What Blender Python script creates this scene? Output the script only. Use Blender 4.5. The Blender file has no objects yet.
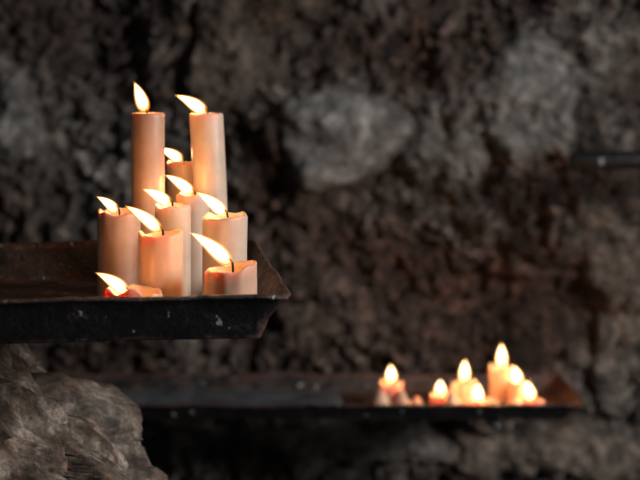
import bpy, bmesh, math, random
from mathutils import Vector, noise, Matrix
random.seed(7)
scene = bpy.context.scene
COL = scene.collection
scene.view_settings.view_transform = 'Standard'
CZ = 1.5

# ------------------------------------------------------------ helpers
def link(o, parent=None):
    COL.objects.link(o)
    if parent: o.parent = parent
    return o

def mesh_obj(name, verts, faces, mat=None, smooth=True, parent=None):
    me = bpy.data.meshes.new(name)
    me.from_pydata(verts, [], faces)
    me.update()
    if smooth:
        for p in me.polygons: p.use_smooth = True
    o = bpy.data.objects.new(name, me)
    if mat: me.materials.append(mat)
    return link(o, parent)

class NT:
    def __init__(s, name):
        s.m = bpy.data.materials.new(name); s.m.use_nodes = True
        s.t = s.m.node_tree; s.t.nodes.clear()
        s.out = s.n('ShaderNodeOutputMaterial')
    def n(s, typ, **kw):
        nd = s.t.nodes.new(typ)
        for k, v in kw.items():
            if k.startswith('_'): setattr(nd, k[1:], v)
            else: nd.inputs[k.replace('__', ' ')].default_value = v
        return nd
    def l(s, a, b): s.t.links.new(a, b)
    def noise(s, scale, detail=6, rough=.6, vec=None):
        nd = s.n('ShaderNodeTexNoise'); nd.inputs['Scale'].default_value = scale
        nd.inputs['Detail'].default_value = detail; nd.inputs['Roughness'].default_value = rough
        if vec is not None: s.l(vec, nd.inputs['Vector'])
        return nd
    def ramp(s, fac, stops):
        r = s.n('ShaderNodeValToRGB'); e = r.color_ramp.elements
        while len(e) < len(stops): e.new(.5)
        for i, (p, c) in enumerate(stops):
            e[i].position = p; e[i].color = (*c, 1) if len(c) == 3 else c
        s.l(fac, r.inputs['Fac']); return r
    def mix(s, fac, a, b, mode='MIX'):
        m = s.n('ShaderNodeMix'); m.data_type = 'RGBA'; m.blend_type = mode
        for sock, v in ((m.inputs[0], fac), (m.inputs[6], a), (m.inputs[7], b)):
            if hasattr(v, 'is_linked'): s.l(v, sock)
            elif isinstance(v, (int, float)): sock.default_value = v
            else: sock.default_value = (*v, 1)
        return m.outputs[2]
    def bump(s, h, strength=.5, dist=.01, prev=None):
        b = s.n('ShaderNodeBump'); b.inputs['Distance'].default_value = dist; s.l(h, b.inputs['Height'])
        if hasattr(strength, 'is_linked'): s.l(strength, b.inputs['Strength'])
        else: b.inputs['Strength'].default_value = strength
        if prev: s.l(prev, b.inputs['Normal'])
        return b.outputs[0]

G1 = (0, 0, 0); W1 = (1, 1, 1)

def mat_rock(name, bumpd=.012, lo=.22, hi=2.3, rough=.75, scale=34):
    t = NT(name); co = t.n('ShaderNodeTexCoord').outputs['Object']
    p = t.n('ShaderNodeBsdfPrincipled'); t.l(p.outputs[0], t.out.inputs[0])
    at = t.n('ShaderNodeAttribute'); at.attribute_name = 'tone'
    sm = t.n('ShaderNodeAttribute'); sm.attribute_name = 'worn'
    mr = t.n('ShaderNodeMapRange'); t.l(sm.outputs['Fac'], mr.inputs[0]); mr.inputs[3].default_value = 1.0; mr.inputs[4].default_value = .30
    n1 = t.noise(scale, 9, .74, co); n2 = t.noise(scale * 3.6, 5, .7, co)
    f1 = t.ramp(n1.outputs[0], [(.36, (lo, lo * .93, lo * .88)), (.50, (.85, .85, .85)), (.64, (hi, hi, hi))])
    f2 = t.ramp(n2.outputs[0], [(.35, (.50, .48, .47)), (.65, (1.55, 1.55, 1.55))])
    f = t.mix(1.0, f1.outputs[0], f2.outputs[0], 'MULTIPLY')
    f = t.mix(mr.outputs[0], (1, 1, 1), f)
    c = t.mix(1.0, at.outputs['Color'], f, 'MULTIPLY')
    t.l(c, p.inputs['Base Color'])
    p.inputs['Roughness'].default_value = rough
    b = t.bump(n1.outputs[0], mr.outputs[0], bumpd)
    b = t.bump(n2.outputs[0], mr.outputs[0], bumpd * .3, b)
    t.l(b, p.inputs['Normal'])
    return t.m

def mat_wax(name, col, dark=.9, sss=.40, scale=.010):
    t = NT(name); co = t.n('ShaderNodeTexCoord').outputs['Object']
    p = t.n('ShaderNodeBsdfPrincipled'); t.l(p.outputs[0], t.out.inputs[0])
    n = t.noise(30, 4, .55, co)
    c2 = tuple(x * dark * .88 for x in col)
    r = t.ramp(n.outputs[0], [(.35, c2), (.62, col)])
    t.l(r.outputs[0], p.inputs['Base Color'])
    p.inputs['Roughness'].default_value = .40
    p.inputs['Subsurface Weight'].default_value = sss
    p.inputs['Subsurface Radius'].default_value = (1.0, .30, .11)
    p.inputs['Subsurface Scale'].default_value = scale
    n2 = t.noise(90, 3, .5, co)
    t.l(t.bump(n2.outputs[0], .15, .001), p.inputs['Normal'])
    return t.m

def mat_iron(name, rustiness=.5):
    t = NT(name); co = t.n('ShaderNodeTexCoord').outputs['Object']
    p = t.n('ShaderNodeBsdfPrincipled'); t.l(p.outputs[0], t.out.inputs[0])
    at = t.n('ShaderNodeAttribute'); at.attribute_name = 'rust'
    n1 = t.noise(28, 8, .7, co); n2 = t.noise(160, 4, .6, co)
    mp = t.n('ShaderNodeMapping'); mp.inputs['Scale'].default_value = (1, 1, .4)
    t.l(co, mp.inputs[0])
    chip = t.noise(80, 3, .5, mp.outputs[0])
    add = t.n('ShaderNodeMath', _operation='ADD'); t.l(n1.outputs[0], add.inputs[0]); t.l(at.outputs['Fac'], add.inputs[1])
    mk = t.ramp(add.outputs[0], [(.60, G1), (.85, W1)])
    rust = t.ramp(n2.outputs[0], [(.3, (.030, .012, .008)), (.55, (.095, .042, .027)), (.75, (.21, .16, .14))])
    c = t.mix(mk.outputs[0], (.010, .010, .012), rust.outputs[0])
    ck = t.ramp(chip.outputs[0], [(.685, G1), (.70, W1)])
    c = t.mix(ck.outputs[0], c, (.34, .37, .38))
    t.l(c, p.inputs['Base Color'])
    rr = t.ramp(n2.outputs[0], [(.3, (.20,) * 3), (.7, (.50,) * 3)])
    rf = t.mix(mk.outputs[0], rr.outputs[0], (.7, .7, .7))
    t.l(rf, p.inputs['Roughness'])
    b = t.bump(n1.outputs[0], .8, .006); b = t.bump(n2.outputs[0], .6, .0015, b)
    t.l(b, p.inputs['Normal'])
    return t.m

def mat_plain(name, col, rough=.8, bump=.002, sc=60):
    t = NT(name); co = t.n('ShaderNodeTexCoord').outputs['Object']
    p = t.n('ShaderNodeBsdfPrincipled'); t.l(p.outputs[0], t.out.inputs[0])
    n = t.noise(sc, 6, .65, co)
    r = t.ramp(n.outputs[0], [(.3, tuple(c * .4 for c in col)), (.7, tuple(c * 1.4 for c in col))])
    t.l(r.outputs[0], p.inputs['Base Color']); p.inputs['Roughness'].default_value = rough
    t.l(t.bump(n.outputs[0], .6, bump), p.inputs['Normal'])
    return t.m

def mat_flame(name, stops, strength):
    # additive gas: emission + transparency, colour follows height along the flame
    t = NT(name)
    at = t.n('ShaderNodeAttribute'); at.attribute_name = 'along'
    r = t.ramp(at.outputs['Fac'], stops)
    e = t.n('ShaderNodeEmission'); e.inputs['Strength'].default_value = strength
    t.l(r.outputs[0], e.inputs['Color'])
    tr = t.n('ShaderNodeBsdfTransparent')
    a = t.n('ShaderNodeAddShader'); t.l(e.outputs[0], a.inputs[0]); t.l(tr.outputs[0], a.inputs[1])
    t.l(a.outputs[0], t.out.inputs[0])
    return t.m

M_WALL = mat_rock('rough_wall_stone', .022, .18, 2.5)
M_ROCK = mat_rock('outcrop_stone', .008, .34, 2.0, .8, 30)
M_WAX = mat_wax('cream_wax', (.74, .57, .45), .92, .5, .012)
M_WAX2 = mat_wax('tan_shade_wax', (.53, .34, .25))  # darker tan holds the left candles' shaded sides in the wax colour
M_WAXP = mat_wax('peach_glow_wax', (.77, .49, .35), .92, .65, .018)  # peach tint deepened to put flame glow into the wax colour
M_IRON = mat_iron('black_rusty_iron')
M_WICK = mat_plain('charred_wick', (.012, .009, .008), .9, .0005, 400)
M_FL = mat_flame('flame_gas', [(0, (.8, .16, .02)), (.25, (1, .38, .06)), (.7, (1, .46, .11)), (1, (1, .30, .04))], .62)
M_FC = mat_flame('flame_heart', [(0, (.4, .09, .01)), (.20, (1, .66, .28)), (.6, (1, .82, .50)), (1, (1, .60, .20))], 2.8)

# ------------------------------------------------------------ candle pieces
def flame_mesh(name, base, vec, width, mat, parent, t0=0.0, t1=1.0, ws=1.0):
    """teardrop swept on a curve that starts upward and bends along vec"""
    b = Vector(base); v = Vector(vec); L = v.length
    ctrl = b + Vector((v.x * .45, v.y * .45, v.z * .55 + .07 * L))
    tip = b + v
    verts, faces, al = [], [], []
    N, S = 26, 18
    for i in range(N + 1):
        u = i / N; t = t0 + (t1 - t0) * u
        P = b * (1 - t) ** 2 + ctrl * 2 * t * (1 - t) + tip * t * t
        T = ((ctrl - b) * (1 - t) + (tip - ctrl) * t).normalized()
        X = T.cross(Vector((0, 1, 0))).normalized(); Y = T.cross(X)
        prof = (math.sin(math.pi * u ** .62) ** .85) * (1 - .22 * u) if 0 < u < 1 else .0
        r = max(width * .5 * ws * prof, .00015)
        for k in range(S):
            a = 2 * math.pi * k / S
            verts.append(P + X * math.cos(a) * r + Y * math.sin(a) * r); al.append(u)
    for i in range(N):
        for k in range(S):
            a = i * S + k; c = i * S + (k + 1) % S
            faces.append((a, c, c + S, a + S))
    o = mesh_obj(name, [tuple(q) for q in verts], faces, mat, True, parent)
    at = o.data.attributes.new('along', 'FLOAT', 'POINT')
    at.data.foreach_set('value', al)
    return o

def tube(name, pts, rads, mat, parent, S=10):
    verts, faces = [], []
    for i, P in enumerate(pts):
        P = Vector(P)
        T = (Vector(pts[min(i + 1, len(pts) - 1)]) - Vector(pts[max(i - 1, 0)])).normalized()
        ref = Vector((0, 0, 1)) if abs(T.z) < .8 else Vector((0, 1, .01))
        X = T.cross(ref).normalized(); Y = T.cross(X)
        for k in range(S):
            a = 2 * math.pi * k / S
            verts.append(tuple(P + (X * math.cos(a) + Y * math.sin(a)) * rads[i]))
    for i in range(len(pts) - 1):
        for k in range(S):
            a = i * S + k; c = i * S + (k + 1) % S
            faces.append((a, c, c + S, a + S))
    faces.append(tuple(range(S))[::-1]); n = (len(pts) - 1) * S
    faces.append(tuple(range(n, n + S)))
    return mesh_obj(name, verts, faces, mat, True, parent)

def candle(name, x, y, z0, z1, r, mat, flame, fw=.0135, power=.12, lean=(0, 0), melt=.5, slant=(0, 0),
           foot=.05, seed=0, wick_off=(0, 0), wick_h=.008):
    e = bpy.data.objects.new(name, None); e.empty_display_size = .02
    link(e); e.location = (x, y, z0)
    h = z1 - z0; S = 56
    prof = []                                   # (radius, height, rim-noise weight)
    prof += [(r * (1 + foot) + .0008, 0, 0), (r * (1 + foot * .8), .002, 0), (r * (1 + foot * .35), .006, 0)]
    nst = max(6, int(h / .004))
    for i in range(nst):
        u = i / (nst - 1); zz = .009 + (h - .009 - .0035) * u
        prof.append((r * (1.0 - .015 * u), zz, u * u))
    prof += [(r * .985, h - .0022, 1), (r * .95, h - .0006, 1), (r * .89, h, 1), (r * .82, h - .0010, .9),
             (r * .74, h - .0030 - .002 * melt, .6), (r * .60, h - .005 - .003 * melt, .3), (r * .35, h - .006 - .003 * melt, .1),
             (r * .12, h - .006 - .003 * melt, 0)]
    verts, faces = [], []
    for (rr, zz, wgt) in prof:
        for k in range(S):
            a = 2 * math.pi * k / S; ca, sa = math.cos(a), math.sin(a)
            nz = noise.noise((ca * 1.6 + seed * 3.1, sa * 1.6, 3.3 + seed))
            nr = noise.noise((ca * 1.1 + seed, sa * 1.1, zz * 10 + seed * 2.7))
            near_top = max(0, 1 - (h - zz) / .035)
            dr = max(0, noise.noise((ca * 3 + seed * 5, sa * 3, zz * 9)) - .05) * melt * r * .14 * near_top   # drips
            R = rr * (1 + .018 * nr) + (dr if rr > .9 * r else 0)
            Z = zz + wgt * (nz * .006 * melt + slant[0] * ca * rr + slant[1] * sa * rr)
            f = zz / max(h, .001)
            verts.append((ca * R + lean[0] * f * f, sa * R + lean[1] * f * f, Z))
    n = len(prof)
    for i in range(n - 1):
        for k in range(S):
            a = i * S + k; c = i * S + (k + 1) % S
            faces.append((a, c, c + S, a + S))
    faces.append(tuple(range(S))[::-1]); q = (n - 1) * S
    faces.append(tuple(range(q, q + S)))
    mesh_obj('wax_body', verts, faces, mat, True, e)
    # wick
    fx, fz = flame[0], flame[2]
    sgn = -1 if fx < -.004 else 0
    cx, cy = lean[0] + wick_off[0], lean[1] + wick_off[1]
    wz = h - .008
    pts = [(cx, cy, wz), (cx, cy, wz + .006), (cx + sgn * .0006, cy, wz + .006 + wick_h * .5), (cx + sgn * .0022, cy, wz + .006 + wick_h * .85),
           (cx + sgn * .0042, cy, wz + .006 + wick_h)]
    tube('wick', pts, [.0011, .0011, .0012, .0012, .0007], M_WICK, e)
    fb = (cx + sgn * .0018, cy, wz + .003 + wick_h * .6)
    flame_mesh('flame_outer', fb, flame, fw, M_FL, e)
    flame_mesh('flame_core', fb, flame, fw, M_FC, e, .06, .93, .74)
    ld = bpy.data.lights.new('flame_light', 'POINT'); ld.energy = power; ld.color = (1, .42, .14)
    ld.shadow_soft_size = .0028
    lo = bpy.data.objects.new('flame_light', ld); link(lo, e)
    lo.location = (fb[0] + fx * .40, fb[1] + flame[1] * .40, fb[2] + fz * .47 + .001)
    return e

# ------------------------------------------------------------ trays
def tray(name, corner, length, depth, flare, h, rot, dents=.0015, seed=0, inner=.22):
    """pan with flared sides; corner = bottom front-right corner, extends to -x and +y (before rotation)."""
    pts = []
    def seg(a, b, n, nn):
        for i in range(nn):
            t = i / nn
            pts.append((a[0] + (b[0] - a[0]) * t, a[1] + (b[1] - a[1]) * t, n[0], n[1]))
    c = .006
    L, D = length, depth
    nl, nd = int(L / .008), int(D / .008)
    seg((-L + c, 0), (-c, 0), (0, -1), nl); pts.append((-c, 0, 0, -1))
    pts.append((-c * .3, c * .3, .70, -.70))
    seg((0, c), (0, D - c), (1, 0), nd); pts.append((0, D - c, 1, 0)); pts.append((-c * .3, D - c * .3, .7, .7))
    seg((-c, D), (-L + c, D), (0, 1), nl); pts.append((-L + c, D, 0, 1)); pts.append((-L + c * .3, D - c * .3, -.7, .7))
    seg((-L, D - c), (-L, c), (-1, 0), nd); pts.append((-L, c, -1, 0)); pts.append((-L + c * .3, c * .3, -.7, -.7))
    n = len(pts)
    levels = [(0, 0), (.03, .05)] + [(i / 7, i / 7) for i in range(1, 7)] + [(1.0, 1.0), (1.06, 1.03), (1.12, 1.02), (1.14, .97)]
    verts, faces, rust = [], [], []
    for li, (fo, fh) in enumerate(levels):
        for (x, y, nx, ny) in pts:
            fl = flare[1] if abs(ny) > abs(nx) else flare[0]
            if abs(abs(nx) - abs(ny)) < .1: fl = max(flare) * 1.25
            dn = noise.noise((x * 14 + seed, y * 14, fh * 1.2)) * dents * 2 + noise.noise((x * 45, y * 45 + seed, fh * 3)) * dents
            wz = noise.noise((x * 9 + seed * 2, y * 9, 5)) * dents * 1.6 * fh + noise.noise((x * 50, y * 50, 5 + seed)) * dents * fh
            verts.append([x + nx * (fl * fo + dn), y + ny * (fl * fo + dn), h * fh + wz])
            rust.append(.30 * (fh > .97) + (.28 if (nx > .5) else 0) + (.14 if ny > .5 else 0) + .16 * (fh < .06))
    for li in range(len(levels) - 1):
        for k in range(n):
            a = li * n + k; b = li * n + (k + 1) % n
            faces.append((a, b, b + n, a + n))
    prev = 0
    for ring in range(1, 7):
        f = 1 - ring / 7
        st = len(verts)
        for (x, y, nx, ny) in pts:
            X = -L / 2 + (x + L / 2) * f; Y = D / 2 + (y - D / 2) * f
            verts.append([X, Y, noise.noise((X * 12 + seed, Y * 12, 9)) * dents]); rust.append(inner)
        for k in range(n):
            a = prev + k; b = prev + (k + 1) % n
            faces.append((b, a, st + k, st + (k + 1) % n))
        prev = st
    faces.append(tuple(prev + k for k in range(n)))
    ca, sa = math.cos(rot), math.sin(rot)
    V = [(corner[0] + x * ca - y * sa, corner[1] + x * sa + y * ca, corner[2] + z) for x, y, z in verts]
    o = mesh_obj(name, V, faces, M_IRON, True)
    at = o.data.attributes.new('rust', 'FLOAT', 'POINT'); at.data.foreach_set('value', rust)
    md = o.modifiers.new('thick', 'SOLIDIFY'); md.thickness = .0018; md.offset = 1
    bm = bmesh.new(); bm.from_mesh(o.data); bmesh.ops.recalc_face_normals(bm, faces=bm.faces); bm.to_mesh(o.data); bm.free()
    return o

TZ = 1.2495
TC = (-.053, 1.362, TZ); TR = math.radians(7)
tray('votive_candle_tray', TC, .64, .385, (.022, .014), .0385, TR, .0014, seed=1)
BZ = .9235
BC = (.395, 2.425, BZ)
tb = tray('votive_candle_tray', BC, .86, .20, (.025, .016), .025, 0, .0016, seed=5, inner=.24)

def box(bm, c, s, bev=.002):
    r = bmesh.ops.create_cube(bm, size=1, matrix=Matrix.Translation(c) @ Matrix.Diagonal((*s, 1)))
    eds = list({e for v in r['verts'] for e in v.link_edges})
    bmesh.ops.bevel(bm, geom=eds, offset=bev, segments=2, affect='EDGES')
bm = bmesh.new()
for bx in (.28, -.33):
    box(bm, (bx, 2.62, BZ - .0085), (.02, .40, .010))
    box(bm, (bx, 2.78, BZ - .05), (.02, .010, .09))
me = bpy.data.meshes.new('tray_brackets'); bm.to_mesh(me); bm.free(); me.materials.append(M_IRON)
link(bpy.data.objects.new('tray_brackets', me), tb)

# ------------------------------------------------------------ front candles
FZ = TZ + .0022
fc = [
 # x, y, top, r, mat, flame vec, kwargs
 (-.1515, 1.440, 1.3351, .0215, M_WAXP, (-.034, -.004, .026), dict(melt=.7, wick_off=(.002, 0), wick_h=.009)),
 (-.1995, 1.500, 1.3500, .0215, M_WAX2, (-.021, 0, .015), dict(melt=.8, wick_off=(.001, -.004), fw=.0110)),
 (-.0825, 1.398, 1.3095, .0242, M_WAXP, (-.038, -.004, .031), dict(melt=.8, slant=(.12, .05), wick_off=(.002, 0), fw=.0155, wick_h=.009, foot=0)),
 (-.0935, 1.482, 1.3475, .0220, M_WAX, (-.029, 0, .023), dict(melt=.8, slant=(.02, 0), wick_off=(.003, 0))),
 (-.1500, 1.540, 1.3525, .0185, M_WAX, (-.029, 0, .016), dict(melt=.6, wick_off=(0, 0))),
 (-.1345, 1.595, 1.3580, .0180, M_WAX, (-.031, 0, .021), dict(melt=.6, wick_off=(.003, 0))),
 (-.1524, 1.684, 1.3870, .0190, M_WAX, (-.027, 0, .015), dict(melt=.4, wick_off=(.001, 0))),
 (-.1821, 1.600, 1.4440, .0178, M_WAX2, (-.012, 0, .033), dict(melt=.25, wick_off=(-.001, 0), fw=.0155)),
 (-.1180, 1.645, 1.4420, .0185, M_WAX, (-.034, 0, .020), dict(melt=.25, lean=(-.006, 0), wick_off=(.002, 0), fw=.0155)),
 (-.1700, 1.384, 1.2885, .0260, M_WAXP, (-.029, -.002, .019), dict(melt=1.3, slant=(-.03, 0), wick_off=(-.004, -.004), wick_h=.006)),
]
for i, (x, y, z1, r, m, fl, kw) in enumerate(fc):
    candle('candle', x, y, FZ, z1, r, m, fl, power=.052, seed=i + 1, **kw)

# ------------------------------------------------------------ rear candles
RZ = BZ + .0022
rc = [
 (.118, 2.500, .966, .019, (-.001, 0, .032)),
 (.198, 2.480, .950, .017, (-.001, 0, .027)),
 (.239, 2.500, .968, .021, (.001, 0, .038)),
 (.257, 2.450, .946, .018, (-.002, 0, .032)),
 (.303, 2.520, .987, .021, (.000, 0, .042)),
 (.328, 2.480, .968, .018, (-.009, 0, .032)),
 (.346, 2.448, .950, .017, (-.013, 0, .032)),
]
for i, (x, y, z1, r, fl) in enumerate(rc):
    candle('candle', x, y, RZ, z1, r, M_WAXP, fl, fw=.021, power=.095, seed=20 + i, melt=1.8, foot=.2, wick_h=.006)

# melted wax spills, kept inside each tray's floor
def wax_spill(name, lumps, x0, x1, y0, y1, z, mat, corner, rot, L, D, step=.003):
    nx, ny = int((x1 - x0) / step), int((y1 - y0) / step)
    ca, sa = math.cos(rot), math.sin(rot)
    H = {}
    for i in range(nx + 1):
        for j in range(ny + 1):
            x, y = x0 + i * step, y0 + j * step
            u = (x - corner[0]) * ca + (y - corner[1]) * sa; v = -(x - corner[0]) * sa + (y - corner[1]) * ca
            s = 0
            for (lx, ly, lr, lh) in lumps:
                d = math.hypot(x - lx, y - ly) / lr
                if d < 1.6: s = max(s, lh * math.exp(-d * d * 1.6))
            s *= 1 + .7 * noise.noise((x * 45, y * 45, 2)); s += .0012 * noise.noise((x * 120, y * 120, 1)) - .0016
            edge = min(-u, u + L, v, D - v) - .003
            if edge < 0: s = -1
            elif edge < .008: s = s * edge / .008
            H[i, j] = s
    idx, verts, faces = {}, [], []
    for (i, j), s in H.items():
        idx[i, j] = len(verts); verts.append((x0 + i * step, y0 + j * step, z + max(s, -.0005)))
    for i in range(nx):
        for j in range(ny):
            q = [(i, j), (i + 1, j), (i + 1, j + 1), (i, j + 1)]
            if max(H[k] for k in q) > 0 and min(H[k] for k in q) > -.9: faces.append(tuple(idx[k] for k in q))
    o = mesh_obj(name, verts, faces, mat)
    bm = bmesh.new(); bm.from_mesh(o.data)
    bmesh.ops.delete(bm, geom=[v for v in bm.verts if not v.link_faces], context='VERTS')
    bm.to_mesh(o.data); bm.free()
    for p in o.data.polygons: p.use_smooth = True
    return o
lump = [(x, y, r * 1.9, .007) for (x, y, z1, r, *_r) in fc] + [(-.20, 1.39, .03, .012), (-.135, 1.385, .03, .022), (-.11, 1.41, .025, .010), (-.23, 1.43, .04, .006), (-.150, 1.378, .018, .038)]
wax_spill('melted_wax', lump, -.29, -.045, 1.34, 1.74, TZ + .0022, M_WAX2, TC, TR, .64, .385)
lump = [(x, y, r * 2.2, .014) for (x, y, z1, r, _f) in rc] + [(.100, 2.47, .022, .036), (.137, 2.475, .022, .032), (.155, 2.49, .02, .02), (.28, 2.46, .04, .022), (.215, 2.46, .03, .028), (.31, 2.45, .03, .026), (.36, 2.46, .022, .018)]
wax_spill('melted_wax', lump, .05, .40, 2.42, 2.60, BZ + .0022, M_WAXP, BC, 0, .86, .20)

# bent tin sheet in the rear tray; its blue-grey also paints daylight sheen
M_TIN_SHEEN = mat_plain('grey_tin_sheen', (.10, .115, .13), .38, .001, 14)
verts, faces = [], []
nx, ny = 90, 26
for i in range(nx + 1):
    for j in range(ny + 1):
        x = -.40 + .44 * i / nx; y = 2.45 + .14 * j / ny
        edge = noise.noise((x * 8, y * 3, 4)) * .02
        z = BZ + .006 + (noise.noise((x * 5, y * 5, 7)) + 1) * .004 + abs(noise.noise((x * 14, y * 14, 2))) * .007
        verts.append((x + edge * (j / ny), y + edge * .4, z))
for i in range(nx):
    for j in range(ny):
        a = i * (ny + 1) + j; faces.append((a, a + ny + 1, a + ny + 2, a + 1))
mesh_obj('tin_sheen_sheet', verts, faces, M_TIN_SHEEN)

# ------------------------------------------------------------ back wall
GREY = Vector((.345, .327, .303)); GREYL = Vector((.26, .262, .255)); BROWN = Vector((.125, .078, .057)); RED = Vector((.175, .070, .044)); TAN = Vector((.23, .185, .15))
stones = [ # x, z, rx, rz, bulge, colour, weight   (large smooth blocks showing through the crumbly render)
 (-.170, 1.515, .085, .095, .045, TAN * .75, .8), (.040, 1.358, .110, .080, .055, GREYL, .95), (.385, 1.420, .105, .11, .050, GREYL * .9, .85),
 (-.575, 1.370, .055, .10, .040, GREYL * .9, .85), (.555, 1.030, .055, .20, .03, TAN, .6), (.45, .765, .22, .06, .04, TAN, .9), (.07, .77, .18, .055, .03, GREY, .8),
 (.22, 1.30, .08, .05, .02, GREYL * .8, .5),
 (.95, 1.4, .16, .1, .05, GREY, 1), (.9, 1.0, .12, .14, .05, TAN, 1), (-.3, 1.85, .2, .12, .05, GREY, 1), (.3, 1.9, .18, .13, .05, TAN, 1),
]
patches = [ # x, z, rx, rz, colour, weight : tints of crumbly surface, one a painted shadow
 (.26, 1.09, .27, .13, RED, 1), (.19, 1.53, .06, .10, RED, .9), (-.50, 1.56, .18, .09, BROWN * .7, 1), (-.03, 1.16, .09, .12, BROWN, .9),
 (.50, 1.29, .12, .05, RED, .9), (-.10, 1.25, .05, .10, RED, .6), (-.62, 1.1, .15, .1, BROWN, .7), (.05, .93, .3, .05, BROWN, .6),  # the first, red, paints a dark shadow band into the wall colour
 (.235, 1.350, .10, .10, GREY, .8), (.545, 1.50, .10, .08, GREY, .6), (-.42, 1.30, .14, .12, GREY, .75), (-.30, 1.42, .07, .1, GREY, .6),
 (-.35, 1.17, .14, .05, GREY, .4), (.17, 1.21, .12, .04, GREY, .6), (-.05, 1.50, .09, .07, BROWN, .6), (.56, 1.18, .09, .1, TAN, .8), (-.05, 1.02, .12, .05, TAN, .4)]
def wall_sample(x, z):
    p = Vector((x, 0, z))
    w = Vector((noise.noise(p * 5), 0, noise.noise(p * 5 + Vector((9, 3, 1))))) * .06 + Vector((noise.noise(p * 16), 0, noise.noise(p * 16 + Vector((5, 3, 1))))) * .030
    q = p + w
    big = noise.fractal(p * 3.2, 1.0, 2.0, 4) * .055 + noise.fractal(p * 9, 1.0, 2.0, 3) * .022
    amt = min(1, max(.25, noise.noise(p * 7 + Vector((1, 8, 3))) * 1.6 + .7))      # pebbly here, plastered there
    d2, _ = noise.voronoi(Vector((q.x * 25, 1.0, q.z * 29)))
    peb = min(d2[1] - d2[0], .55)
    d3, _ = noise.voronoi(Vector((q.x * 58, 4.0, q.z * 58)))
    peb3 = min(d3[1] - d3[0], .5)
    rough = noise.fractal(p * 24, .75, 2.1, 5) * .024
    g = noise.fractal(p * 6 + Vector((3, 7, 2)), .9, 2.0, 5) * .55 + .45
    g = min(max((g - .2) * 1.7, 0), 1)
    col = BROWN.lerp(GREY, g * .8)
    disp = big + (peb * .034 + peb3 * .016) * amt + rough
    cre_shade = (.32 + .68 * min(1, peb * 3.0)) * (.50 + .50 * min(1, peb3 * 3))  # painted relief shade: gaps darkened in the colour, lump tops lighter
    cre_shade = cre_shade * amt + (1 - amt) * .65
    worn = (1 - amt) * .1
    for (sx, sz, rx, rz, c, wt) in patches:
        e = ((q.x - sx) / rx) ** 2 + ((q.z - sz) / rz) ** 2
        if e < 6:
            k = wt * math.exp(-e * .9)
            col = col.lerp(c * (.6 + .8 * g), k * .85)
            if c.x < .18: disp -= .022 * k
    for (sx, sz, rx, rz, b, c, wt) in stones:
        e = math.sqrt(((q.x - sx) / rx) ** 2 + ((q.z - sz) / rz) ** 2)
        if e < 1.5:
            k = 1 / (1 + math.exp((e - 1) * 15))
            sm = k * wt
            disp = disp * (1 - .65 * sm) + b * math.sqrt(max(0, 1 - (e / 1.4) ** 2)) * k + noise.fractal(p * 14, 1, 2, 3) * .014 * sm
            col = col.lerp(c, .85 * sm)
            cre_shade = cre_shade * (1 - .7 * sm) + .7 * sm * (.8 + .5 * noise.fractal(p * 18, 1, 2, 3))
            worn = max(worn, .6 * sm)
            sh = math.exp(-((e - 1.12) / .10) ** 2) * wt
            disp -= .008 * sh
    return disp, col * cre_shade * 1.2, worn
verts, faces, cols, wn = [], [], [], []
def axis(a, b, lo, hi, fine, coarse):
    out = [a]
    while out[-1] < b:
        out.append(out[-1] + (fine if lo < out[-1] < hi else coarse))
    return out
XS = axis(-2.2, 2.2, -.80, .80, .0042, .03); ZS = axis(-.05, 3.0, .66, 1.68, .0042, .03)
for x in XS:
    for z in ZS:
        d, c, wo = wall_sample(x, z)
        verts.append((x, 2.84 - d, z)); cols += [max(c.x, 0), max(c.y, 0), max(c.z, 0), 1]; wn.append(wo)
nz = len(ZS)
for i in range(len(XS) - 1):
    for j in range(nz - 1):
        a = i * nz + j; faces.append((a, a + nz, a + nz + 1, a + 1))
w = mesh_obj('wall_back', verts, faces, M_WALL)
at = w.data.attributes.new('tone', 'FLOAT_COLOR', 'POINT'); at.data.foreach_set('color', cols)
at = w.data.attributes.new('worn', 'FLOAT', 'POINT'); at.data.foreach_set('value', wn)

# ------------------------------------------------------------ floor
verts, faces, cols = [], [], []
n = 90
for i in range(n + 1):
    for j in range(n + 1):
        x = -2.2 + 4.4 * i / n; y = -1.0 + 4.0 * j / n
        d, _ = noise.voronoi(Vector((x * 3, y * 3, 0)))
        verts.append((x, y, min(d[1] - d[0], .2) * .06 - .015)); cols += [.12, .10, .085, 1]
for i in range(n):
    for j in range(n):
        a = i * (n + 1) + j; faces.append((a, a + n + 1, a + n + 2, a + 1))
f = mesh_obj('floor', verts, faces, M_WALL)
at = f.data.attributes.new('tone', 'FLOAT_COLOR', 'POINT'); at.data.foreach_set('color', cols)

# ------------------------------------------------------------ rock outcrop under the front tray
RT = 1.2462
prof = [(0, .02, .42), (.6, -.02, .40), (1.0, -.160, .30), (1.083, -.208, .272), (1.113, -.238, .262), (1.132, -.272, .252), (1.167, -.304, .240),
        (1.187, -.328, .232), (1.217, -.348, .222), (1.236, -.358, .214), (RT, -.374, .20)]
def pr(z):
    for a, b in zip(prof, prof[1:]):
        if z <= b[0]:
            t = (z - a[0]) / (b[0] - a[0]); return a[1] + (b[1] - a[1]) * t, a[2] + (b[2] - a[2]) * t
    return prof[-1][1:]
zs = [i * .05 for i in range(19)] + [.93 + i * .0030 for i in range(106)]
zs = [z for z in zs if z < RT - .001] + [RT]
cxr, cyr = -.75, 1.56
verts, faces, cols = [], [], []
S = 640
def facet(P, sc, sd):
    Q = P * sc + Vector((sd, sd * .7, sd * 1.3))
    d, pt = noise.voronoi(Q)
    c = pt[0]; rv = noise.cell_vector(c * 57.3) - Vector((.5, .5, .5))
    return (Q - c).dot(rv) / sc, d[1] - d[0], rv.x
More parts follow.
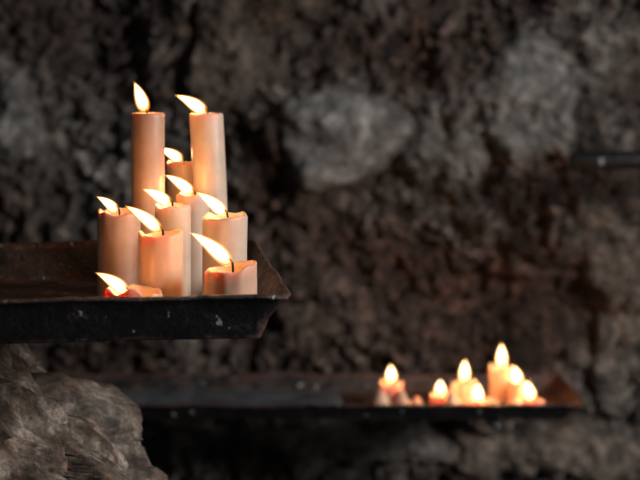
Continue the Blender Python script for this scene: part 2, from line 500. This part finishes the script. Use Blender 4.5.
for z in zs:
    xr, hy = pr(z); hx = xr - cxr
    for k in range(S):
        a = 2 * math.pi * k / S; ca, sa = math.cos(a), math.sin(a); ex = 4
        rr = (abs(ca) ** ex + abs(sa) ** ex) ** (-1 / ex)
        P = Vector((cxr + ca * rr * hx, cyr + sa * rr * hy, z))
        Pw = P + noise.noise_vector(P * 14) * .010
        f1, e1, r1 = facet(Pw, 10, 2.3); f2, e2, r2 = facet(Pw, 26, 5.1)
        pit = noise.fractal(P * 60, .8, 2, 4)
        q = f1 * .80 + f2 * .40 + r1 * .007 + noise.fractal(P * 14, 1, 2, 4) * .010 + pit * .0022 - .005 * max(0, 1 - e1 * 10)
        fade = min(1, (RT - z) / .012 + .1)
        q *= fade
        verts.append((P.x + ca * q, P.y + sa * q, z + (noise.noise(P * 20) * .003 * fade if z > .1 else 0)))
        g = min(max(noise.fractal(P * 22, .8, 2, 5) * .9 + .45, 0), 1)
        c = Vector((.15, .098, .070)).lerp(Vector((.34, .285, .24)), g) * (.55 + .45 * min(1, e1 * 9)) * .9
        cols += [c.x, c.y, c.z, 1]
for i in range(len(zs) - 1):
    for k in range(S):
        a = i * S + k; b = i * S + (k + 1) % S
        faces.append((a, b, b + S, a + S))
q = (len(zs) - 1) * S
faces.append(tuple(range(q, q + S)))
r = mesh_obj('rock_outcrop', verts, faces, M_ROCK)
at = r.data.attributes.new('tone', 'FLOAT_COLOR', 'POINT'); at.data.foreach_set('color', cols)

# ------------------------------------------------------------ iron bar set in the wall, right
tube('wall_iron_bar', [(.430, 2.60, 1.328), (.436, 2.60, 1.328), (.6, 2.60, 1.327), (.80, 2.60, 1.326), (.86, 2.62, 1.326), (.88, 2.68, 1.326), (.88, 2.80, 1.326), (.88, 2.9, 1.326)],
     [.010, .0155, .0165, .016, .015, .015, .015, .015], M_IRON, None, 16)

# ------------------------------------------------------------ lights
def area(name, loc, target, size, energy, col):
    ld = bpy.data.lights.new(name, 'AREA'); ld.shape = 'DISK'; ld.size = size; ld.energy = energy; ld.color = col
    o = bpy.data.objects.new(name, ld); link(o); o.location = loc
    o.rotation_euler = (Vector(target) - Vector(loc)).to_track_quat('-Z', 'Y').to_euler()
    return o
area('daylight_opening', (1.85, .85, 1.95), (.1, 2.4, 1.2), .7, 44, (1.0, .97, .93))
wd = bpy.data.worlds.new('cave_ambient'); scene.world = wd; wd.use_nodes = True
bg = wd.node_tree.nodes['Background']; bg.inputs[0].default_value = (.74, .76, .80, 1); bg.inputs[1].default_value = .045

# ------------------------------------------------------------ camera
cd = bpy.data.cameras.new('camera'); cam = bpy.data.objects.new('camera', cd); link(cam)
cam.location = (0, 0, CZ); cam.rotation_euler = (math.radians(90), 0, 0)
cd.lens = 85; cd.sensor_width = 36; cd.shift_y = -180 / 640
cd.dof.use_dof = True; cd.dof.focus_distance = 1.46; cd.dof.aperture_fstop = 5.0
cd.clip_start = .05
scene.camera = cam
